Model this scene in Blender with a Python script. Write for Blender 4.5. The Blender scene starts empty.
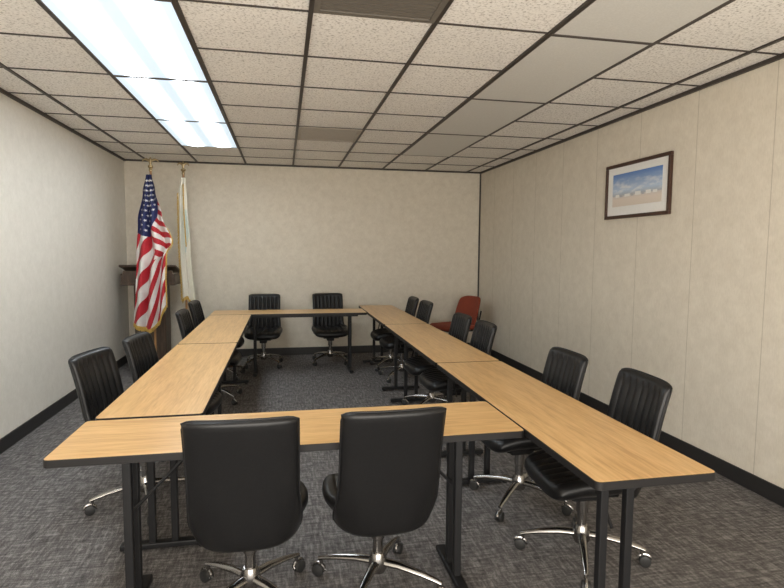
import bpy, bmesh, math, random
from mathutils import Vector, Matrix
random.seed(7)
C = bpy.context.scene.collection
PI = math.pi
R = math.radians

# ------------------------------------------------------------------ dimensions
H = 2.614            # ceiling height
XL, XR = -2.0, 2.84  # side walls
YB, YF = 7.65, -1.6  # back wall / wall behind the viewer
CAMH = 1.47
TILE = 0.62
GX0, GY0 = 0.14, 2.74

# ------------------------------------------------------------------ materials
def nodes(name):
    m = bpy.data.materials.new(name); m.use_nodes = True
    nt = m.node_tree
    return m, nt, nt.nodes['Principled BSDF']
def N(nt, t, **kw):
    n = nt.nodes.new(t)
    for k, v in kw.items():
        setattr(n, k, v)
    return n
def ramp(nt, stops):
    r = N(nt, 'ShaderNodeValToRGB')
    e = r.color_ramp.elements
    while len(e) < len(stops): e.new(0.5)
    for i, (p, c) in enumerate(stops):
        e[i].position = p
        e[i].color = (c[0], c[1], c[2], 1) if not isinstance(c, float) else (c, c, c, 1)
    return r
def simple(name, col, rough=.5, metal=0.0, var=.08, scale=40, bump=0.0, spec=.5, coat=0.0):
    m, nt, b = nodes(name)
    tc = N(nt, 'ShaderNodeTexCoord'); no = N(nt, 'ShaderNodeTexNoise')
    no.inputs['Scale'].default_value = scale; no.inputs['Detail'].default_value = 4
    nt.links.new(tc.outputs['Object'], no.inputs['Vector'])
    lo = [c * (1 - var) for c in col]; hi = [min(1, c * (1 + var)) for c in col]
    r = ramp(nt, [(.3, lo), (.7, hi)])
    nt.links.new(no.outputs['Fac'], r.inputs['Fac']); nt.links.new(r.outputs['Color'], b.inputs['Base Color'])
    b.inputs['Roughness'].default_value = rough; b.inputs['Metallic'].default_value = metal
    b.inputs['Specular IOR Level'].default_value = spec
    b.inputs['Coat Weight'].default_value = coat
    if bump:
        bp = N(nt, 'ShaderNodeBump'); bp.inputs['Strength'].default_value = bump; bp.inputs['Distance'].default_value = .004
        nt.links.new(no.outputs['Fac'], bp.inputs['Height']); nt.links.new(bp.outputs['Normal'], b.inputs['Normal'])
    return m

def wall_mat(name, lo, hi, seams=None):
    m, nt, b = nodes(name)
    tc = N(nt, 'ShaderNodeTexCoord')
    n1 = N(nt, 'ShaderNodeTexNoise'); n1.inputs['Scale'].default_value = 11; n1.inputs['Detail'].default_value = 9; n1.inputs['Roughness'].default_value = .72
    n2 = N(nt, 'ShaderNodeTexNoise'); n2.inputs['Scale'].default_value = 120; n2.inputs['Detail'].default_value = 3
    mp = N(nt, 'ShaderNodeMapping'); mp.inputs['Scale'].default_value = (1, 1, .25)
    nt.links.new(tc.outputs['Object'], n1.inputs['Vector']); nt.links.new(tc.outputs['Object'], mp.inputs['Vector']); nt.links.new(mp.outputs['Vector'], n2.inputs['Vector'])
    mix = N(nt, 'ShaderNodeMath', operation='MULTIPLY_ADD'); mix.inputs[1].default_value = .35
    nt.links.new(n2.outputs['Fac'], mix.inputs[0])
    sc = N(nt, 'ShaderNodeMath', operation='MULTIPLY'); sc.inputs[1].default_value = .65
    nt.links.new(n1.outputs['Fac'], sc.inputs[0]); nt.links.new(sc.outputs[0], mix.inputs[2])
    r = ramp(nt, [(.38, lo), (.62, hi)])
    nt.links.new(mix.outputs[0], r.inputs['Fac'])
    col = r.outputs['Color']
    if seams:
        sep = N(nt, 'ShaderNodeSeparateXYZ'); nt.links.new(tc.outputs['Object'], sep.inputs[0])
        a = N(nt, 'ShaderNodeMath', operation='ADD'); a.inputs[1].default_value = -seams[0] + 100 * seams[1]
        nt.links.new(sep.outputs['Y'], a.inputs[0])
        md = N(nt, 'ShaderNodeMath', operation='MODULO'); md.inputs[1].default_value = seams[1]; nt.links.new(a.outputs[0], md.inputs[0])
        lt = N(nt, 'ShaderNodeMath', operation='LESS_THAN'); lt.inputs[1].default_value = .006; nt.links.new(md.outputs[0], lt.inputs[0])
        mx = N(nt, 'ShaderNodeMix', data_type='RGBA', blend_type='MULTIPLY'); mx.inputs[7].default_value = (.72, .70, .66, 1)
        nt.links.new(lt.outputs[0], mx.inputs[0]); nt.links.new(col, mx.inputs[6]); col = mx.outputs[2]
    nt.links.new(col, b.inputs['Base Color'])
    b.inputs['Roughness'].default_value = .62; b.inputs['Specular IOR Level'].default_value = .3
    bp = N(nt, 'ShaderNodeBump'); bp.inputs['Strength'].default_value = .12; bp.inputs['Distance'].default_value = .003
    nt.links.new(mix.outputs[0], bp.inputs['Height']); nt.links.new(bp.outputs['Normal'], b.inputs['Normal'])
    return m

def carpet_mat():
    m, nt, b = nodes('carpet_loop')
    tc = N(nt, 'ShaderNodeTexCoord')
    def stretched(sc, s):
        mp = N(nt, 'ShaderNodeMapping'); mp.inputs['Scale'].default_value = sc
        nt.links.new(tc.outputs['Object'], mp.inputs['Vector'])
        n = N(nt, 'ShaderNodeTexNoise'); n.inputs['Scale'].default_value = s; n.inputs['Detail'].default_value = 5; n.inputs['Roughness'].default_value = .7
        nt.links.new(mp.outputs['Vector'], n.inputs['Vector']); return n
    a = stretched((1, 6, 1), 10.5); c = stretched((6, 1, 1), 10.5)
    mx = N(nt, 'ShaderNodeMath', operation='MULTIPLY_ADD'); mx.inputs[1].default_value = .56
    hf = N(nt, 'ShaderNodeMath', operation='MULTIPLY'); hf.inputs[1].default_value = .52
    nt.links.new(a.outputs['Fac'], hf.inputs[0]); nt.links.new(c.outputs['Fac'], mx.inputs[0]); nt.links.new(hf.outputs[0], mx.inputs[2])
    f = N(nt, 'ShaderNodeTexNoise'); f.inputs['Scale'].default_value = 190; f.inputs['Detail'].default_value = 2
    nt.links.new(tc.outputs['Object'], f.inputs['Vector'])
    ad = N(nt, 'ShaderNodeMath', operation='MULTIPLY_ADD'); ad.inputs[1].default_value = .30
    nt.links.new(f.outputs['Fac'], ad.inputs[0]); nt.links.new(mx.outputs[0], ad.inputs[2])
    r = ramp(nt, [(.54, (.050, .047, .046)), (.69, (.126, .118, .115)), (.84, (.285, .269, .262))])
    nt.links.new(ad.outputs[0], r.inputs['Fac']); nt.links.new(r.outputs['Color'], b.inputs['Base Color'])
    b.inputs['Roughness'].default_value = .95; b.inputs['Specular IOR Level'].default_value = .1
    bp = N(nt, 'ShaderNodeBump'); bp.inputs['Strength'].default_value = .4; bp.inputs['Distance'].default_value = .005
    nt.links.new(f.outputs['Fac'], bp.inputs['Height']); nt.links.new(bp.outputs['Normal'], b.inputs['Normal'])
    return m

def tile_mat():
    m, nt, b = nodes('acoustic_tile')
    tc = N(nt, 'ShaderNodeTexCoord')
    n1 = N(nt, 'ShaderNodeTexNoise'); n1.inputs['Scale'].default_value = 72; n1.inputs['Detail'].default_value = 4; n1.inputs['Roughness'].default_value = .65
    nt.links.new(tc.outputs['Object'], n1.inputs['Vector'])
    r = ramp(nt, [(.33, (.42, .385, .34)), (.46, (.81, .78, .73)), (.6, (.89, .86, .81))])
    nt.links.new(n1.outputs['Fac'], r.inputs['Fac'])
    n2 = N(nt, 'ShaderNodeTexNoise'); n2.inputs['Scale'].default_value = 1.2
    nt.links.new(tc.outputs['Object'], n2.inputs['Vector'])
    r2 = ramp(nt, [(.3, .93), (.7, 1.0)]); nt.links.new(n2.outputs['Fac'], r2.inputs['Fac'])
    mx = N(nt, 'ShaderNodeMix', data_type='RGBA', blend_type='MULTIPLY'); mx.inputs[0].default_value = 1
    nt.links.new(r.outputs['Color'], mx.inputs[6]); nt.links.new(r2.outputs['Color'], mx.inputs[7])
    nt.links.new(mx.outputs[2], b.inputs['Base Color']); b.inputs['Roughness'].default_value = .9
    bp = N(nt, 'ShaderNodeBump'); bp.inputs['Strength'].default_value = .3; bp.inputs['Distance'].default_value = .004
    nt.links.new(n1.outputs['Fac'], bp.inputs['Height']); nt.links.new(bp.outputs['Normal'], b.inputs['Normal'])
    return m

def wood_mat(name, dark, mid, light, rough=.35, sc=(1.3, 16, 16)):
    m, nt, b = nodes(name)
    tc = N(nt, 'ShaderNodeTexCoord'); oi = N(nt, 'ShaderNodeObjectInfo')
    off = N(nt, 'ShaderNodeMath', operation='MULTIPLY'); off.inputs[1].default_value = 37.0
    nt.links.new(oi.outputs['Random'], off.inputs[0])
    ad = N(nt, 'ShaderNodeVectorMath', operation='ADD')
    nt.links.new(tc.outputs['Object'], ad.inputs[0]); nt.links.new(off.outputs[0], ad.inputs[1])
    mp = N(nt, 'ShaderNodeMapping'); mp.inputs['Scale'].default_value = sc
    nt.links.new(ad.outputs[0], mp.inputs['Vector'])
    n1 = N(nt, 'ShaderNodeTexNoise'); n1.inputs['Scale'].default_value = 1.6; n1.inputs['Detail'].default_value = 7; n1.inputs['Roughness'].default_value = .6; n1.inputs['Distortion'].default_value = .6
    n2 = N(nt, 'ShaderNodeTexNoise'); n2.inputs['Scale'].default_value = 7; n2.inputs['Detail'].default_value = 3
    nt.links.new(mp.outputs['Vector'], n1.inputs['Vector']); nt.links.new(mp.outputs['Vector'], n2.inputs['Vector'])
    mx = N(nt, 'ShaderNodeMix', data_type='FLOAT'); mx.inputs[0].default_value = .42
    nt.links.new(n1.outputs['Fac'], mx.inputs[2]); nt.links.new(n2.outputs['Fac'], mx.inputs[3])
    r = ramp(nt, [(.36, dark), (.5, mid), (.62, light)])
    nt.links.new(mx.outputs[0], r.inputs['Fac']); nt.links.new(r.outputs['Color'], b.inputs['Base Color'])
    b.inputs['Roughness'].default_value = rough
    return m

def diffuser_mat(name, lit):
    m, nt, b = nodes(name)
    tc = N(nt, 'ShaderNodeTexCoord')
    sep = N(nt, 'ShaderNodeSeparateXYZ'); nt.links.new(tc.outputs['Object'], sep.inputs[0])
    if lit:
        # brightest along the two tubes behind the lens, dimmer between them and at the lens edges
        k = N(nt, 'ShaderNodeMath', operation='MULTIPLY'); k.inputs[1].default_value = 2 * PI / .28
        nt.links.new(sep.outputs['X'], k.inputs[0])
        c = N(nt, 'ShaderNodeMath', operation='COSINE'); nt.links.new(k.outputs[0], c.inputs[0])
        h = N(nt, 'ShaderNodeMath', operation='MULTIPLY_ADD'); h.inputs[1].default_value = -.5; h.inputs[2].default_value = .5
        nt.links.new(c.outputs[0], h.inputs[0])
        p = N(nt, 'ShaderNodeMath', operation='POWER'); p.inputs[1].default_value = 3.0; nt.links.new(h.outputs[0], p.inputs[0])
        s = N(nt, 'ShaderNodeMath', operation='MULTIPLY_ADD'); s.inputs[1].default_value = LIT; s.inputs[2].default_value = .64
        nt.links.new(p.outputs[0], s.inputs[0])
        b.inputs['Base Color'].default_value = (.35, .40, .45, 1)
        cr = ramp(nt, [(0, (.76, .90, 1.0)), (.4, (.88, .95, 1.0))]); nt.links.new(p.outputs[0], cr.inputs['Fac'])
        nt.links.new(cr.outputs['Color'], b.inputs['Emission Color'])
        nt.links.new(s.outputs[0], b.inputs['Emission Strength'])
    else:
        v = N(nt, 'ShaderNodeTexVoronoi'); v.inputs['Scale'].default_value = 90
        nt.links.new(tc.outputs['Object'], v.inputs['Vector'])
        r = ramp(nt, [(0, (.60, .59, .55)), (1, (.67, .66, .62))]); nt.links.new(v.outputs['Distance'], r.inputs['Fac'])
        nt.links.new(r.outputs['Color'], b.inputs['Base Color'])
        b.inputs['Roughness'].default_value = .5
    return m

LIT = 18.0
M = dict(
    wall=wall_mat('vinyl_wallcovering_cool', (.67, .635, .565), (.75, .715, .645)),  # same covering, with the cool lamp light put into a paler tone
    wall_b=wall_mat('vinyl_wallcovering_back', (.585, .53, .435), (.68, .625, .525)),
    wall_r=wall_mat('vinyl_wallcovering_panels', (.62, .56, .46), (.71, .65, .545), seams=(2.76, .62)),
    carpet=carpet_mat(), tile=tile_mat(),
    grid=simple('ceiling_grid_paint', (.038, .030, .025), .5),
    base=simple('rubber_baseboard', (.018, .017, .017), .5),
    oak=wood_mat('oak_laminate', (.47, .26, .095), (.59, .355, .142), (.675, .425, .188), .28),
    edge=simple('black_edge_banding', (.010, .009, .009), .5, spec=.3),
    steel=simple('black_enamel_steel', (.010, .010, .011), .5, spec=.3),
    vinyl=simple('black_vinyl', (.007, .007, .0075), .40, var=.15, scale=120, bump=.08, spec=.32),
    pipe=simple('black_vinyl_piping', (.014, .014, .015), .5, spec=.3),
    chrome=simple('chrome_steel', (.34, .33, .32), .24, 1.0, var=.03),
    wheel=simple('caster_rubber', (.02, .02, .02), .5),
    lit=diffuser_mat('lit_prismatic_lens', True), unlit=diffuser_mat('unlit_prismatic_lens', False),
    lampframe=simple('fixture_frame_paint', (.07, .058, .05), .5),
    vent=simple('vent_grey_metal', (.13, .115, .095), .5), vent2=simple('vent_beige_metal', (.34, .30, .25), .5), ventdark=simple('vent_dark_inside', (.05, .043, .037), .8),
    walnut=wood_mat('walnut_wood', (.032, .019, .012), (.060, .035, .020), (.095, .056, .032), .45, (12, 12, 1.2)),
    red=simple('flag_red', (.40, .012, .022), .7), white=simple('flag_white', (.68, .65, .62), .7, var=.03), navy=simple('flag_navy', (.012, .018, .085), .7),
    gold=simple('gold_fringe', (.50, .32, .07), .6, var=.25, scale=150), brass=simple('brass_metal', (.42, .33, .19), .45, 1.0),
    polewood=simple('oak_flagpole', (.38, .20, .08), .35), cream=simple('flag_cream_silk', (.76, .73, .64), .6, var=.04), pale=simple('flag_pale_blue_silk', (.58, .66, .63), .6),
    rust=simple('rust_upholstery', (.22, .038, .016), .85, var=.2, scale=200, bump=.2),
    pframe=simple('dark_picture_frame', (.05, .021, .012), .35), mat=simple('picture_mat_board', (.78, .77, .74), .8, var=.02), paint=simple('painted_grey_blue', (.42, .43, .46), .6),
)
def print_mat():
    m, nt, b = nodes('landscape_print')
    tc = N(nt, 'ShaderNodeTexCoord'); sep = N(nt, 'ShaderNodeSeparateXYZ'); nt.links.new(tc.outputs['Object'], sep.inputs[0])
    z = N(nt, 'ShaderNodeMapRange'); z.inputs[1].default_value = -.135; z.inputs[2].default_value = .135
    nt.links.new(sep.outputs['Z'], z.inputs[0])
    base = ramp(nt, [(0, (.66, .58, .50)), (.20, (.70, .61, .53)), (.30, (.62, .56, .52)), (.34, (.38, .42, .48)), (.48, (.45, .56, .70)), (1, (.09, .20, .48))])
    nt.links.new(z.outputs[0], base.inputs['Fac'])
    mp = N(nt, 'ShaderNodeMapping'); mp.inputs['Scale'].default_value = (1, 6, 20); nt.links.new(tc.outputs['Object'], mp.inputs['Vector'])
    n = N(nt, 'ShaderNodeTexNoise'); n.inputs['Scale'].default_value = 1.5; n.inputs['Detail'].default_value = 6; nt.links.new(mp.outputs['Vector'], n.inputs['Vector'])
    cl = ramp(nt, [(.44, 0.0), (.66, .8)]); nt.links.new(n.outputs['Fac'], cl.inputs['Fac'])
    band = ramp(nt, [(.34, 0.0), (.46, 1.0), (.68, .8), (.9, 0.0)]); nt.links.new(z.outputs[0], band.inputs['Fac'])
    mu = N(nt, 'ShaderNodeMath', operation='MULTIPLY'); nt.links.new(cl.outputs['Color'], mu.inputs[0]); nt.links.new(band.outputs['Color'], mu.inputs[1])
    mx = N(nt, 'ShaderNodeMix', data_type='RGBA'); mx.inputs[7].default_value = (.78, .78, .78, 1)
    nt.links.new(mu.outputs[0], mx.inputs[0]); nt.links.new(base.outputs['Color'], mx.inputs[6])
    nt.links.new(mx.outputs[2], b.inputs['Base Color']); b.inputs['Roughness'].default_value = .35
    return m
M['print'] = print_mat()

# ------------------------------------------------------------------ mesh helpers
def merge(bm, tmp):
    me = bpy.data.meshes.new('tmp'); tmp.to_mesh(me); tmp.free(); bm.from_mesh(me); bpy.data.meshes.remove(me)
def add_box(bm, x0, x1, y0, y1, z0, z1, bevel=0.0, seg=2, mi=0, mat=None):
    t = bmesh.new()
    bmesh.ops.create_cube(t, size=1)
    for v in t.verts:
        v.co = Vector((x0 + (v.co.x + .5) * (x1 - x0), y0 + (v.co.y + .5) * (y1 - y0), z0 + (v.co.z + .5) * (z1 - z0)))
    if bevel:
        bmesh.ops.bevel(t, geom=list(t.edges), offset=bevel, segments=seg, affect='EDGES', profile=.5)
    if mat: bmesh.ops.transform(t, matrix=mat, verts=t.verts)
    for f in t.faces: f.material_index = mi
    merge(bm, t)
def add_tube(bm, pts, rad, seg=10, mi=0, closed=False, flat=1.0):
    pts = [Vector(p) for p in pts]; n = len(pts)
    rads = rad if isinstance(rad, (list, tuple)) else [rad] * n
    rings = []
    for i, p in enumerate(pts):
        if closed: d = pts[(i + 1) % n] - pts[i - 1]
        else: d = pts[min(i + 1, n - 1)] - pts[max(i - 1, 0)]
        d.normalize()
        up = Vector((0, 0, 1)) if abs(d.z) < .95 else Vector((1, 0, 0))
        a = d.cross(up).normalized(); b = a.cross(d).normalized()
        rings.append([bm.verts.new(p + (a * math.cos(2 * PI * k / seg) + b * flat * math.sin(2 * PI * k / seg)) * rads[i]) for k in range(seg)])
    rng = range(n) if closed else range(n - 1)
    for i in rng:
        A, B = rings[i], rings[(i + 1) % n]
        for k in range(seg):
            f = bm.faces.new((A[k], A[(k + 1) % seg], B[(k + 1) % seg], B[k])); f.material_index = mi
    if not closed:
        for r_ in (rings[0], rings[-1]):
            f = bm.faces.new(r_); f.material_index = mi
def add_lathe(bm, prof, seg=24, c=(0, 0, 0), mi=0):
    rings = []
    for r_, z in prof:
        rings.append([bm.verts.new((c[0] + max(r_, .0005) * math.cos(2 * PI * k / seg), c[1] + max(r_, .0005) * math.sin(2 * PI * k / seg), c[2] + z)) for k in range(seg)])
    for A, B in zip(rings[:-1], rings[1:]):
        for k in range(seg):
            f = bm.faces.new((A[k], A[(k + 1) % seg], B[(k + 1) % seg], B[k])); f.material_index = mi
    for r_ in (rings[0], rings[-1]):
        f = bm.faces.new(r_); f.material_index = mi
def obj(name, bm, mats, parent=None, smooth=False, loc=None):
    bmesh.ops.recalc_face_normals(bm, faces=bm.faces)
    me = bpy.data.meshes.new(name); bm.to_mesh(me); bm.free()
    for m in (mats if isinstance(mats, (list, tuple)) else [mats]): me.materials.append(m)
    if smooth:
        for p in me.polygons: p.use_smooth = True
        if smooth != 'all':
            me.set_sharp_from_angle(angle=R(38))
    o = bpy.data.objects.new(name, me); C.objects.link(o)
    if parent: o.parent = parent
    if loc: o.location = loc
    return o
def thing(name, label, cat, loc=(0, 0, 0), rz=0, group=None):
    o = bpy.data.objects.new(name, None); C.objects.link(o); o.empty_display_size = .1
    o.location = loc; o.rotation_euler = (0, 0, rz); o['label'] = label; o['category'] = cat
    if group: o['group'] = group
    return o
def struct(name, bm, m):
    o = obj(name, bm, m); o['kind'] = 'structure'; return o
def boxobj(fn, *a, **k):
    bm = bmesh.new(); fn(bm, *a, **k); return bm

# ------------------------------------------------------------------ room shell
T = .12
struct('floor', boxobj(add_box, XL - T, XR + T, YF - T, YB + T, -T, 0), M['carpet'])
struct('ceiling', boxobj(add_box, XL - T, XR + T, YF - T, YB + T, H, H + T), M['tile'])
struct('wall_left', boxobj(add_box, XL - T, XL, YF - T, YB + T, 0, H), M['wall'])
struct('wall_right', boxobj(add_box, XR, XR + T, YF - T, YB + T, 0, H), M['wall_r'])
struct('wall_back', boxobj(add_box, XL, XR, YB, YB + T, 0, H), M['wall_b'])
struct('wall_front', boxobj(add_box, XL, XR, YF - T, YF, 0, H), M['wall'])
BH, BT = .105, .012
struct('baseboard_left', boxobj(add_box, XL, XL + BT, YF, YB, 0, BH, .003), M['base'])
struct('baseboard_right', boxobj(add_box, XR - BT, XR, YF, YB, 0, BH, .003), M['base'])
struct('baseboard_back', boxobj(add_box, XL + BT, XR - BT, YB - BT, YB, 0, BH, .003), M['base'])
# ceiling grid
bm = bmesh.new(); BW = .0115
gx = [GX0 + TILE * k for k in range(-5, 8) if XL + .05 < GX0 + TILE * k < XR - .05]
gy = [GY0 + TILE * k for k in range(-8, 12) if YF + .05 < GY0 + TILE * k < YB - .05]
for x in gx: add_box(bm, x - BW, x + BW, YF, YB, H - .010, H)
for y in gy:
    # cross bars are left out where a long light fixture spans two cells
    segs = [(XL, XR)]
    k = round((y - GY0) / TILE)
    if k % 2 != 0 and -4 <= k <= 6:
        segs = [(XL, GX0 - 2 * TILE), (GX0 - TILE, GX0 + 2 * TILE), (GX0 + 3 * TILE, XR)]
    for a, b in segs: add_box(bm, a, b, y - BW * .48, y + BW * .48, H - .006, H)
struct('trim_1', bm, M['grid'])
bm = bmesh.new(); W = .022
add_box(bm, XL, XL + W, YF, YB, H - .025, H - .001); add_box(bm, XR - W, XR, YF, YB, H - .025, H - .001)
add_box(bm, XL + W, XR - W, YB - W, YB, H - .022, H - .001)
struct('trim_2', bm, M['grid'])
struct('trim_3', boxobj(add_box, XR - .018, XR - .001, YB - .018, YB - .001, BH, H - .03), M['grid'])

# ------------------------------------------------------------------ ceiling lights and vents
def ceiling_light(cx, y0, lit, label, group):
    x0 = cx - TILE / 2 + BW; x1 = cx + TILE / 2 - BW; a = y0 + BW * .5; b = y0 + 2 * TILE - BW * .5
    t = thing('ceiling_light', label, 'ceiling light', (cx, (a + b) / 2, H), 0, group)
    hx, hy = (x1 - x0) / 2, (b - a) / 2; w = .006; we = .012 if lit else .007
    bm = bmesh.new()
    add_box(bm, -hx, -hx + w, -hy, hy, -.012, -.001); add_box(bm, hx - w, hx, -hy, hy, -.012, -.001)
    add_box(bm, -hx + w, hx - w, -hy, -hy + we, -.012, -.001); add_box(bm, -hx + w, hx - w, hy - we, hy, -.012, -.001)
    obj('frame', bm, M['lampframe'], t)
    obj('diffuser', boxobj(add_box, -hx + w, hx - w, -hy + we, hy - we, -.009, -.002), M['lit' if lit else 'unlit'], t)
xlit = GX0 - 1.5 * TILE; xun = GX0 + 2.5 * TILE
yy = [GY0 + 2 * TILE * k for k in range(-1, 3)]
for y, l in zip(yy, ['glowing fluorescent ceiling panel of the left row, just overhead of the viewer',  # first panel is out of view, added as an extra emitter
                     'glowing fluorescent ceiling panel nearest the camera, cut by the photo top edge',
                     'glowing fluorescent ceiling panel second in the lit row, between two others',
                     'glowing fluorescent ceiling panel furthest back, closest to the flags']):
    ceiling_light(xlit, y, True, l, 'lit fluorescent panels')
for y, l in zip(yy, ['unlit flat grey ceiling panel nearest the camera at the photo top edge',
                     'unlit flat grey ceiling panel second from the camera, right of the ceiling vents',
                     'unlit flat grey ceiling panel third from the camera in the dark row',
                     'unlit flat grey ceiling panel furthest back, closest to the back wall']):
    ceiling_light(xun, y, False, l, 'unlit fluorescent panels')
def vent(y0, label, mat):
    cx, cy = GX0 + TILE / 2, y0 + TILE / 2
    t = thing('air_vent', label, 'air vent', (cx, cy, H), 0, 'ceiling air vents')
    h = TILE / 2 - BW
    obj('backing', boxobj(add_box, -h, h, -h, h, -.004, -.001), M['ventdark'], t)
    bm = bmesh.new(); w = .03
    add_box(bm, -h, -h + w, -h, h, -.012, -.005); add_box(bm, h - w, h, -h, h, -.012, -.005)
    add_box(bm, -h + w, h - w, -h, -h + w, -.012, -.005); add_box(bm, -h + w, h - w, h - w, h, -.012, -.005)
    obj('frame', bm, mat, t)
    n = 20
    for i in range(n):
        y = -h + w + (i + .5) * (2 * h - 2 * w) / n
        obj('slat', boxobj(add_box, -h + w, h - w, y - .011, y + .011, -.0075, -.0055), mat, t)
vent(GY0 - TILE, 'dark grey louvred ceiling vent at the photo top edge', M['vent'])
vent(GY0 + 4 * TILE, 'small-looking grey ceiling vent further back, toward the back wall', M['vent2'])

# ------------------------------------------------------------------ tables
TH, TW = .735, .45
def make_table(cx, cy, rz, L, label, insets=(.23, .23)):
    t = thing('conference_table', label, 'table', (cx, cy, 0), rz, 'tables set in a hollow square')
    hl, hw = L / 2, TW / 2
    # laminate top
    def rr(hl, hw, r, n=6):
        o = []
        for sx, sy, a0 in ((1, 1, 0), (-1, 1, 90), (-1, -1, 180), (1, -1, 270)):
            for k in range(n + 1):
                a = R(a0 + 90 * k / n); o.append((sx * (hl - r) + r * math.cos(a), sy * (hw - r) + r * math.sin(a)))
        return o
    def prism(bm, outline, z0, z1):
        lo = [bm.verts.new((x, y, z0)) for x, y in outline]; hi = [bm.verts.new((x, y, z1)) for x, y in outline]
        n = len(outline)
        bm.faces.new(lo[::-1]); bm.faces.new(hi)
        for k in range(n): bm.faces.new((lo[k], lo[(k + 1) % n], hi[(k + 1) % n], hi[k]))
    bm = bmesh.new(); prism(bm, rr(hl - .003, hw - .003, .019), TH - .028, TH)
    top = obj('tabletop', bm, M['oak'], t)
    bm = bmesh.new()
    o1, o0 = rr(hl, hw, .022), rr(hl - .0032, hw - .0032, .0188)
    n = len(o1); prof = []
    for (X, Y), (x, y) in zip(o1, o0):
        prof.append([bm.verts.new(p) for p in ((x, y, TH - .0005), (X, Y, TH - .002), (X, Y, TH - .028), (x, y, TH - .030))])
    for k in range(n):
        A, B = prof[k], prof[(k + 1) % n]
        for j in range(4): bm.faces.new((A[j], A[(j + 1) % 4], B[(j + 1) % 4], B[j]))
    obj('edge_band', bm, M['edge'], top)
    for s in (-1, 1):
        obj('frame_rail', boxobj(add_box, -hl + .10, hl - .10, s * (hw - .075) - .012, s * (hw - .075) + .012, TH - .052, TH - .028, .002), M['steel'], t)
    for s, ins in zip((-1, 1), insets):
        x = s * (hl - ins)
        obj('mounting_plate', boxobj(add_box, x - .045, x + .045, -hw + .09, hw - .09, TH - .045, TH - .028, .002), M['steel'], t)
        for sy in (-1, 1):
            bm = bmesh.new(); add_box(bm, x - .016, x + .016, sy * .052 - .016, sy * .052 + .016, .035, TH - .04, .004)
            obj('leg', bm, M['steel'], t)
        bm = bmesh.new()
        add_box(bm, x - .024, x + .024, -.20, .20, .014, .042, .006)
        ft = obj('foot', bm, M['steel'], t)
        for sy in (-1, 1):
            bm = bmesh.new(); add_lathe(bm, [(.016, 0), (.018, .004), (.012, .016)], 12, (x, sy * .175, 0))
            obj('glide', bm, M['wheel'], ft)
        # folding brace from the legs up to the underside
        bm = bmesh.new(); add_tube(bm, [(x - s * .012, 0, TH - .30), (x - s * .26, 0, TH - .045)], .007, 8)
        obj('brace', bm, M['steel'], t)
    return t
h90 = PI / 2
make_table(.07, 2.255, 0, 1.80, 'oak-look table across the near end, two black chairs pushed in from the camera side')
make_table(1.2, 2.455, h90, 1.87, 'oak-look table at the right front, corner jutting toward the camera')
make_table(1.2, 4.335, h90, 1.87, 'oak-look table in the middle of the right row of three')
make_table(1.2, 6.215, h90, 1.87, 'oak-look table furthest back in the right row, toward the red chair')
make_table(-.585, 3.45, h90, 1.89, 'oak-look table of the left row, nearer the camera')
make_table(-.585, 5.355, h90, 1.89, 'oak-look table of the left row, further back toward the flags')
make_table(.075, 6.545, 0, 1.78, 'oak-look table across the far end, two black chairs facing the camera behind it', (.48, .18))

# ------------------------------------------------------------------ chairs
def backrest_pt(s, t, side):
    lo = max(0, 1 - t / .45)
    hw = .199 + .019 * lo ** 1.3
    z0, h = .350, .532
    x = s * hw * (1 - .06 * max(0, .15 - t) / .15 * abs(s) ** 3)
    z = z0 + h * t - .012 * abs(s) ** 10 * t ** 8 + .028 * abs(s) ** 7 * (1 - t) ** 8
    y = -.225 - .095 * t ** 1.15 + .012 * math.sin(PI * t) + (.028 + .095 * lo ** 1.6) * abs(s) ** 3.0 + .02 * (1 - t) ** 6
    es = max(0, 1 - abs(s) ** 14) ** .5; et = max(0, 1 - abs(2 * t - 1) ** 28) ** .5
    if side > 0:
        th = .033
        msk = min(1, max(0, (.88 - abs(s)) / .05)) * min(1, max(0, (.95 - t) / .05))
        g = abs(math.sin(4.0 * PI * (s + 1)))
        th += msk * .020 * (g ** .6 - 1)
        y += th * es * et
    else:
        y -= .022 * es * et
    return (x, y, z)
def seat_pt(s, t, side):
    hw = .238 - .026 * max(0, t - .55) / .45 - .050 * (max(0, .40 - t) / .40) ** 1.5
    y = -.215 + .455 * t - .035 * abs(s) ** 5 * (t ** 5) + .03 * abs(s) ** 4 * (1 - t) ** 4
    x = s * hw
    es = max(0, 1 - abs(s) ** 7) ** .5; et = max(0, 1 - abs(2 * t - 1) ** 9) ** .5
    zc = .412 + .055 * abs(s) ** 3 * (1 - .75 * t) - .018 * max(0, t - .7) / .3
    if side > 0:
        msk = min(1, max(0, (.80 - abs(s)) / .05)) * min(1, max(0, (.94 - t) / .05))
        g = abs(math.sin(4.0 * PI * (s + 1)))
        z = zc + (.050 + msk * .012 * (g ** .6 - 1)) * es * et
    else:
        z = zc - .045 * es * et
    return (x, y, z)
def shell(fn, ns, nt):
    bm = bmesh.new()
    def warp(k, n): # denser near the edges
        u = 2 * k / n - 1
        return math.copysign(1 - (1 - abs(u)) ** 1.5, u) if abs(u) > .82 else u * ((1 - (1 - .82) ** 1.5) / .82)
    S = [warp(k, ns) for k in range(ns + 1)]; Tt = [(warp(k, nt) + 1) / 2 for k in range(nt + 1)]
    F = [[bm.verts.new(fn(s, t, 1)) for s in S] for t in Tt]
    B = [[(F[j][i] if i in (0, ns) or j in (0, nt) else bm.verts.new(fn(S[i], Tt[j], -1))) for i in range(ns + 1)] for j in range(nt + 1)]
    for j in range(nt):
        for i in range(ns):
            bm.faces.new((F[j][i], F[j][i + 1], F[j + 1][i + 1], F[j + 1][i]))
            q = (B[j][i], B[j + 1][i], B[j + 1][i + 1], B[j][i + 1])
            bm.faces.new(q)
    return bm
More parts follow.
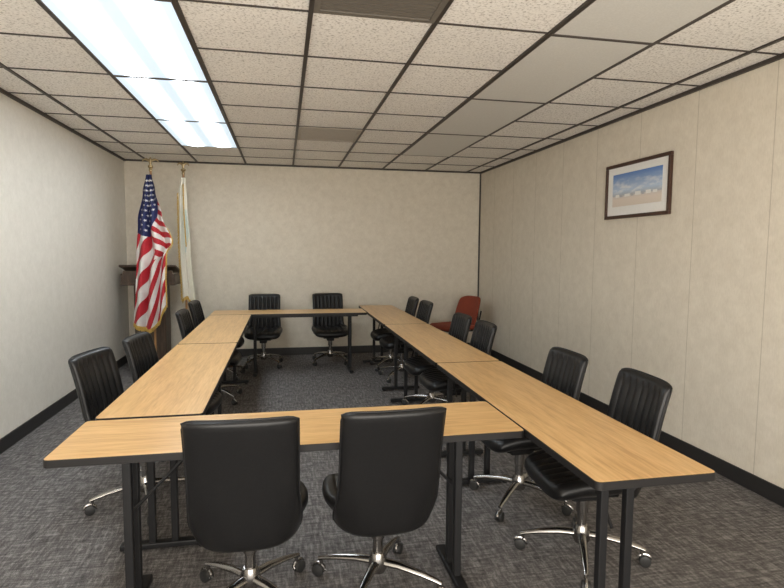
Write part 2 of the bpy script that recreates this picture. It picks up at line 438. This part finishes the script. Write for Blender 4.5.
def rim(fn, r):
    pts = []
    n = 22
    for k in range(n): pts.append(fn(-1 + 2 * k / n, 1, 1))
    for k in range(n): pts.append(fn(1, 1 - k / n, 1))
    for k in range(n): pts.append(fn(1 - 2 * k / n, 0, 1))
    for k in range(n): pts.append(fn(-1, k / n, 1))
    bm = bmesh.new(); add_tube(bm, pts, r, 6, closed=True); return bm

def make_chair():
    t = thing('office_chair', '', 'chair', (0, 0, 0), 0, None)
    b = obj('backrest', shell(backrest_pt, 96, 32), M['vinyl'], t, smooth='all')
    obj('piping', rim(backrest_pt, .0045), M['pipe'], b, smooth='all')
    obj('seat', shell(seat_pt, 96, 28), M['vinyl'], t, smooth='all')
    bm = bmesh.new()
    add_box(bm, -.10, .10, -.13, .12, .335, .365, .008); add_box(bm, -.045, .045, -.07, .07, .295, .34, .01)
    add_tube(bm, [(0, -.08, .34), (0, -.18, .36), (0, -.21, .42)], .014, 8)
    obj('seat_mechanism', bm, M['steel'], t, smooth=True)
    bm = bmesh.new()
    add_lathe(bm, [(.0, .30), (.028, .30), (.028, .23), (.022, .225), (.022, .15), (.0, .15)], 20)
    obj('column', bm, M['chrome'], t, smooth=True)
    bm = bmesh.new(); add_lathe(bm, [(0, .076), (.032, .079), (.042, .10), (.040, .135), (.028, .165), (0, .168)], 20)
    obj('hub', bm, M['chrome'], t, smooth=True)
    for k in range(4):
        bm = bmesh.new()
        add_tube(bm, [(.030, 0, .122), (.10, 0, .119), (.20, 0, .102), (.262, 0, .086), (.285, 0, .078)], [.021, .019, .015, .012, .010], 10, flat=.85)
        l = obj('leg', bm, M['chrome'], t, smooth=True); l.rotation_euler = (0, 0, k * PI / 2)
        bm = bmesh.new()
        add_tube(bm, [(.272, 0, .085), (.272, 0, .045)], .008, 8, 0)
        add_tube(bm, [(.285, -.021, .027), (.285, -.018, .027), (.285, -.005, .027), (.285, -.003, .027), (.285, .003, .027), (.285, .005, .027), (.285, .018, .027), (.285, .021, .027)], [.018, .026, .027, .014, .014, .027, .026, .018], 16, 1)
        pts = [(.285 + .031 * math.cos(a), 0, .027 + .031 * math.sin(a)) for a in [R(20 + 20 * q) for q in range(9)]]
        add_tube(bm, pts, .007, 8, 0)
        obj('caster', bm, [M['chrome'], M['wheel']], l, smooth=True)
    return t
def copy_tree(o, parent=None):
    c = o.copy(); C.objects.link(c)
    if parent: c.parent = parent; c.matrix_parent_inverse = o.matrix_parent_inverse.copy()
    for ch in list(o.children): copy_tree(ch, c)
    return c
proto = make_chair()
G = 'black chairs around the tables'
chairs = [
    (-.145, 2.22, -1, 46, 'black vinyl office chair seen from behind at the near table, left of the pair'),
    (.392, 2.235, 2, 58, 'black vinyl office chair seen from behind at the near table, right of the pair'),
    (1.395, 2.29, 86, 68, 'black ribbed office chair nearest the camera on the right side, chrome base in full view'),
    (1.345, 2.89, 90, 45, 'black ribbed office chair second from the camera on the right side, beneath the right wall'),
    (1.34, 4.20, 90, 45, 'black office chair third from the camera on the right side, back above the middle table'),
    (1.33, 4.76, 92, 45, 'black office chair fourth from the camera on the right side, beside the middle table'),
    (1.33, 6.05, 93, 45, 'black office chair fifth from the camera on the right side, near the red chair'),
    (1.31, 6.62, 90, 45, 'black office chair furthest back on the right side, by the last table'),
    (-.79, 3.26, -102, 30, 'black ribbed office chair nearest the camera on the left side, base beside the left wall'),
    (-.69, 3.88, -98, 52, 'black office chair second from the camera on the left side of the tables'),
    (-.66, 5.45, -92, 45, 'black office chair third from the camera on the left side, in front of the flags'),
    (-.70, 6.40, -94, 45, 'black office chair furthest back on the left side, beside the far corner'),
    (-.255, 7.0, 178, 45, 'black ribbed office chair facing the camera at the back wall, left of the pair'),
    (.59, 7.05, 182, 40, 'black ribbed office chair facing the camera at the back wall, right of the pair'),
]
for i, (x, y, deg, spin, lab) in enumerate(chairs):
    o = proto if i == 0 else copy_tree(proto)
    o.location = (x, y, 0); o.rotation_euler = (0, 0, R(deg)); o['label'] = lab; o['group'] = G
    k = 0
    for ch in o.children:
        if ch.name.startswith('leg'):
            ch.rotation_euler = (0, 0, k * PI / 2 + R(spin)); k += 1

# ------------------------------------------------------------------ red chair
t = thing('side_chair', 'rust-red upholstered side chair against the right wall in the far corner', 'chair', (2.27, 7.02, 0), R(110))
def rb(s, u, side):
    hw = .235 - .03 * u ** 3; x = s * hw
    z = .46 + .385 * u - .035 * abs(s) ** 5 * u ** 5
    y = -.225 - .12 * u + .075 * abs(s) ** 2.2
    e = (max(0, 1 - abs(s) ** 8) * max(0, 1 - abs(2 * u - 1) ** 10)) ** .5
    return (x, y + (.03 if side > 0 else -.022) * e, z)
def rs(s, u, side):
    hw = .265 - .02 * u; y = -.22 + .50 * u - .04 * abs(s) ** 4 * u ** 4
    e = (max(0, 1 - abs(s) ** 8) * max(0, 1 - abs(2 * u - 1) ** 10)) ** .5
    return (s * hw, y, .435 + .02 * abs(s) ** 3 + (.04 if side > 0 else -.03) * e)
obj('backrest', shell(rb, 24, 16), M['rust'], t, smooth='all'); obj('seat', shell(rs, 24, 16), M['rust'], t, smooth='all')
for s in (-1, 1):
    bm = bmesh.new(); add_tube(bm, [(s * .21, .21, .42), (s * .23, .24, 0)], .011, 8); obj('leg', bm, M['steel'], t, smooth=True)
    bm = bmesh.new(); add_tube(bm, [(s * .20, -.295, .66), (s * .205, -.25, .50), (s * .215, -.20, .40), (s * .235, -.27, 0)], .011, 8); obj('leg', bm, M['steel'], t, smooth=True)
bm = bmesh.new(); add_tube(bm, [(-.21, -.2, .405), (-.21, .21, .405), (.21, .21, .405), (.21, -.2, .405)], .009, 8, closed=True); obj('seat_frame', bm, M['steel'], t, smooth=True)

# ------------------------------------------------------------------ lectern
t = thing('lectern', 'dark walnut lectern with overhanging slanted top in the corner behind the striped flag', 'lectern', (-1.62, 7.28, 0))
obj('plinth', boxobj(add_box, -.22, .22, -.19, .19, 0, .09, .008), M['walnut'], t)
obj('body', boxobj(add_box, -.18, .18, -.15, .15, .09, 1.02, .006), M['walnut'], t)
bm = bmesh.new()
add_box(bm, -.31, .31, -.21, .21, 1.02, 1.06, .006); add_box(bm, -.31, -.285, -.21, .21, 1.06, 1.16, .004); add_box(bm, .285, .31, -.21, .21, 1.06, 1.16, .004)
add_box(bm, -.285, .285, -.21, -.185, 1.06, 1.20, .004)
obj('shelf_box', bm, M['walnut'], t)
bm = bmesh.new(); add_box(bm, -.325, .325, -.225, .225, -.012, .012, .005, mat=Matrix.Translation((0, 0, 1.215)) @ Matrix.Rotation(R(-12), 4, 'X'))
obj('reading_top', bm, M['walnut'], t)

# ------------------------------------------------------------------ flags
def pole(x, y, ztop, label, eagle):
    t = thing('flagpole', label, 'flagpole', (x, y, 0), 0, 'indoor flagpoles')
    bm = bmesh.new(); add_lathe(bm, [(0, 0), (.15, 0), (.15, .018), (.13, .035), (.05, .05), (.03, .10), (.02, .13), (0, .13)], 28)
    obj('base', bm, M['brass'], t, smooth=True)
    bm = bmesh.new(); add_tube(bm, [(0, 0, .10), (0, 0, ztop)], .013, 12); obj('pole', bm, M['polewood'], t, smooth=True)
    bm = bmesh.new(); add_lathe(bm, [(0, 0), (.02, 0), (.022, .012), (.014, .024), (.018, .03), (.030, .044), (.030, .058), (.012, .07), (.014, .095), (.017, .12), (.012, .14), (.005, .155), (0, .16)], 16, (0, 0, ztop))
    k = 1.15 if eagle else .85
    for s in (-1, 1):
        add_tube(bm, [(0, 0, ztop + .11), (s * .04 * k, 0, ztop + .132), (s * .065 * k, 0, ztop + .127), (s * .08 * k, 0, ztop + .10)], [.016, .014, .010, .003], 8)
    obj('finial', bm, M['brass'], t, smooth=True)
def interp(tab, t):
    for (a, va), (b, vb) in zip(tab[:-1], tab[1:]):
        if t <= b:
            u = (t - a) / (b - a); u = u * u * (3 - 2 * u); return va + (vb - va) * u
    return tab[-1][1]
def cloth(bm, fn, ns, nt, matfn):
    V = [[bm.verts.new(fn(i / ns, j / nt)) for i in range(ns + 1)] for j in range(nt + 1)]
    for j in range(nt):
        for i in range(ns):
            f = bm.faces.new((V[j][i], V[j][i + 1], V[j + 1][i + 1], V[j + 1][i])); f.material_index = matfn((i + .5) / ns, (j + .5) / nt)
PX, PY = -1.49, 6.78
pole(PX, PY, 2.36, 'tall wooden flagpole with gilt eagle holding the striped flag', True)
Ltab = [(0, -.035), (.12, -.075), (.31, -.14), (.54, -.170), (.8, -.195), (1, -.225)]
Rtab = [(0, .03), (.12, .065), (.31, .135), (.50, .235), (.60, .165), (.8, .15), (1, .15)]
Btab = [(0, .60), (.5, .53), (.75, .62), (1, .80)]
def fA(s, t):
    l, r_ = interp(Ltab, t), interp(Rtab, t)
    ph = 2 * PI * (2.7 * s + .25 * t)
    amp = .012 + .044 * min(1, t * 2)
    x = l + (r_ - l) * s + .22 * amp * math.cos(ph * 1.0) * (s * (1 - s) * 4)
    zb = interp(Btab, s)
    return (x, -.08 + amp * math.sin(ph), 2.31 + (zb - 2.31) * t)
STARS = []
for j in range(11):
    tt = .040 + .032 * j; w = interp(Rtab, tt) - interp(Ltab, tt)
    for i in range(5):
        ss = .12 + .185 * i + (.08 if j % 2 else 0)
        if ss < .93 and tt < .375 - .34 * max(0, ss - .40): STARS.append((ss, tt, .0150 / w, .0150 / 1.75))
def in_star(s, t):
    for (sc, tc, ru, rt) in STARS:
        u = (s - sc) / ru; v = (t - tc) / rt
        q = u * u + v * v
        if q > 1: continue
        a = (math.atan2(u, -v) + .35) % (2 * PI / 5) - PI / 5
        # five-pointed outline: long at the tips, short in the notches
        if math.sqrt(q) < .40 + .60 * (abs(a) / (PI / 5)) ** 1.6: return True
    return False
def mA(s, t):
    edge = .40 - .34 * max(0, s - .40) - .10 * max(0, .12 - s)
    if t < edge: return 2 if in_star(s, t) else 0
    if s > .54 + .25 * max(0, t - .45) and t < .55: q = t * 25 - s * 7      # fold that falls to the right of the pole
    else: q = s * 6.0 + t * 10.0 + .3 * math.sin(9 * s)
    return 1 + int(math.floor(q)) % 2
t = thing('national_flag', 'draped flag with red and white stripes and white stars on navy', 'flag', (PX, PY, 0))
bm = bmesh.new(); cloth(bm, fA, 150, 420, mA)
obj('cloth', bm, [M['navy'], M['red'], M['white']], t, smooth='all')
def fringe(bm, pts, d, n=3, r=1.0):
    for a, b in zip(pts[:-1], pts[1:]):
        a, b = Vector(a), Vector(b)
        for q in range(n):
            p = a.lerp(b, (q + .5) / n); e = Vector(d) * random.uniform(.85, 1.1)
            add_tube(bm, [p + Vector((0, 0, .006)), p + e * .6 + Vector((random.uniform(-.004, .004), 0, 0)), p + e], [.004 * r, .005 * r, .004 * r], 5)
bm = bmesh.new(); fringe(bm, [fA(k / 40, 1) for k in range(41)], (0, -.004, -.045), 3, .9); obj('fringe', bm, M['gold'], t)
bm = bmesh.new(); fringe(bm, [fA(1, .40 + .6 * k / 50) for k in range(51)], (.016, -.004, -.014), 2, .9); obj('fringe', bm, M['gold'], t)

QX, QY = -1.19, 7.12
pole(QX, QY, 2.38, 'slimmer-looking flagpole nearer the back wall holding the pale flag', False)
L2 = [(0, -.03), (.15, -.055), (.5, -.06), (1, -.035)]; R2 = [(0, .035), (.2, .05), (.6, .085), (1, .125)]
def fC(s, t):
    l, r_ = interp(L2, t), interp(R2, t); ph = 2 * PI * (2.3 * s + .2 * t + .2)
    return (l + (r_ - l) * s, -.065 + (.01 + .035 * min(1, 2 * t)) * math.sin(ph), 2.33 + (.83 + .05 * math.sin(5 * s) - 2.33) * t)
def mC(s, t):
    if .42 < s < .85 and .25 < t < .62 and math.sin(9 * t + 7 * s) > -.3: return 1
    return 0
t = thing('ceremonial_flag', 'narrow draped pale white flag with gold fringe, right of the striped flag', 'flag', (QX, QY, 0))
bm = bmesh.new(); cloth(bm, fC, 70, 120, mC); obj('cloth', bm, [M['cream'], M['pale']], t, smooth='all')
for pts, d, n in (([fC(k / 20, 1) for k in range(21)], (0, -.004, -.035), 3), ([fC(0, .12 + .88 * k / 50) for k in range(51)], (-.02, -.004, -.014), 2), ([fC(.66, .05 + .5 * k / 40) for k in range(41)], (-.008, -.012, -.014), 2)):
    bm = bmesh.new(); fringe(bm, pts, d, n, 1.0); obj('fringe', bm, M['gold'], t)

# ------------------------------------------------------------------ framed picture on the right wall
t = thing('framed_picture', 'dark-framed landscape print with blue sky, hanging on the right wall', 'picture', (XR, 4.02, 1.985))
hw, hh, fw = .415, .232, .028
bm = bmesh.new()
add_box(bm, -.026, -.002, -hw, hw, hh - fw, hh, .003); add_box(bm, -.026, -.002, -hw, hw, -hh, -hh + fw, .003)
add_box(bm, -.026, -.002, -hw, -hw + fw, -hh + fw, hh - fw, .003); add_box(bm, -.026, -.002, hw - fw, hw, -hh + fw, hh - fw, .003)
obj('frame', bm, M['pframe'], t)
obj('mat_board', boxobj(add_box, -.012, -.003, -hw + fw, hw - fw, -hh + fw, hh - fw), M['mat'], t)
pr = obj('print', boxobj(add_box, -.015, -.0125, -.315, .315, -.137, .137), M['print'], t, loc=(0, 0, .008))
for y, w, h, m in ((-.24, .05, .022, 'mat'), (-.16, .06, .028, 'mat'), (-.095, .03, .02, 'paint'), (-.03, .07, .03, 'mat'), (.04, .03, .024, 'paint'), (.11, .07, .022, 'mat'), (.19, .035, .02, 'paint'), (.245, .05, .024, 'mat')):
    obj('painted_building', boxobj(add_box, -.0165, -.0152, y - w / 2, y + w / 2, -.06, -.06 + h), M[m], pr)

# ------------------------------------------------------------------ fill lamp added behind the viewer to lift ceiling and walls
ld = bpy.data.lights.new('room_light', 'AREA'); ld.shape = 'RECTANGLE'; ld.size = 3.8; ld.size_y = 1.6; ld.energy = 190; ld.color = (1.0, .945, .87)
lo = bpy.data.objects.new('room_light', ld); C.objects.link(lo); lo.location = (.4, -1.3, 1.1)
lo.rotation_euler = Vector((.10, .84, .53)).to_track_quat('-Z', 'Y').to_euler()

# ------------------------------------------------------------------ camera, world, colour
cd = bpy.data.cameras.new('camera'); cam = bpy.data.objects.new('camera', cd); C.objects.link(cam)
cd.sensor_width = 36; cd.lens = 36 * 544 / 784; cd.clip_start = .05
cam.location = (0, 0, CAMH)
rot = Matrix.Rotation(R(-11.3), 4, 'Z') @ Matrix.Rotation(R(90 - 4.6), 4, 'X') @ Matrix.Rotation(R(.4), 4, 'Z')
cam.rotation_euler = rot.to_euler()
bpy.context.scene.camera = cam
w = bpy.data.worlds.new('world'); bpy.context.scene.world = w; w.use_nodes = True
w.node_tree.nodes['Background'].inputs[0].default_value = (.5, .5, .5, 1); w.node_tree.nodes['Background'].inputs[1].default_value = .3
vs = bpy.context.scene.view_settings
vs.view_transform = 'Standard'; vs.look = 'None'; vs.exposure = 0.40
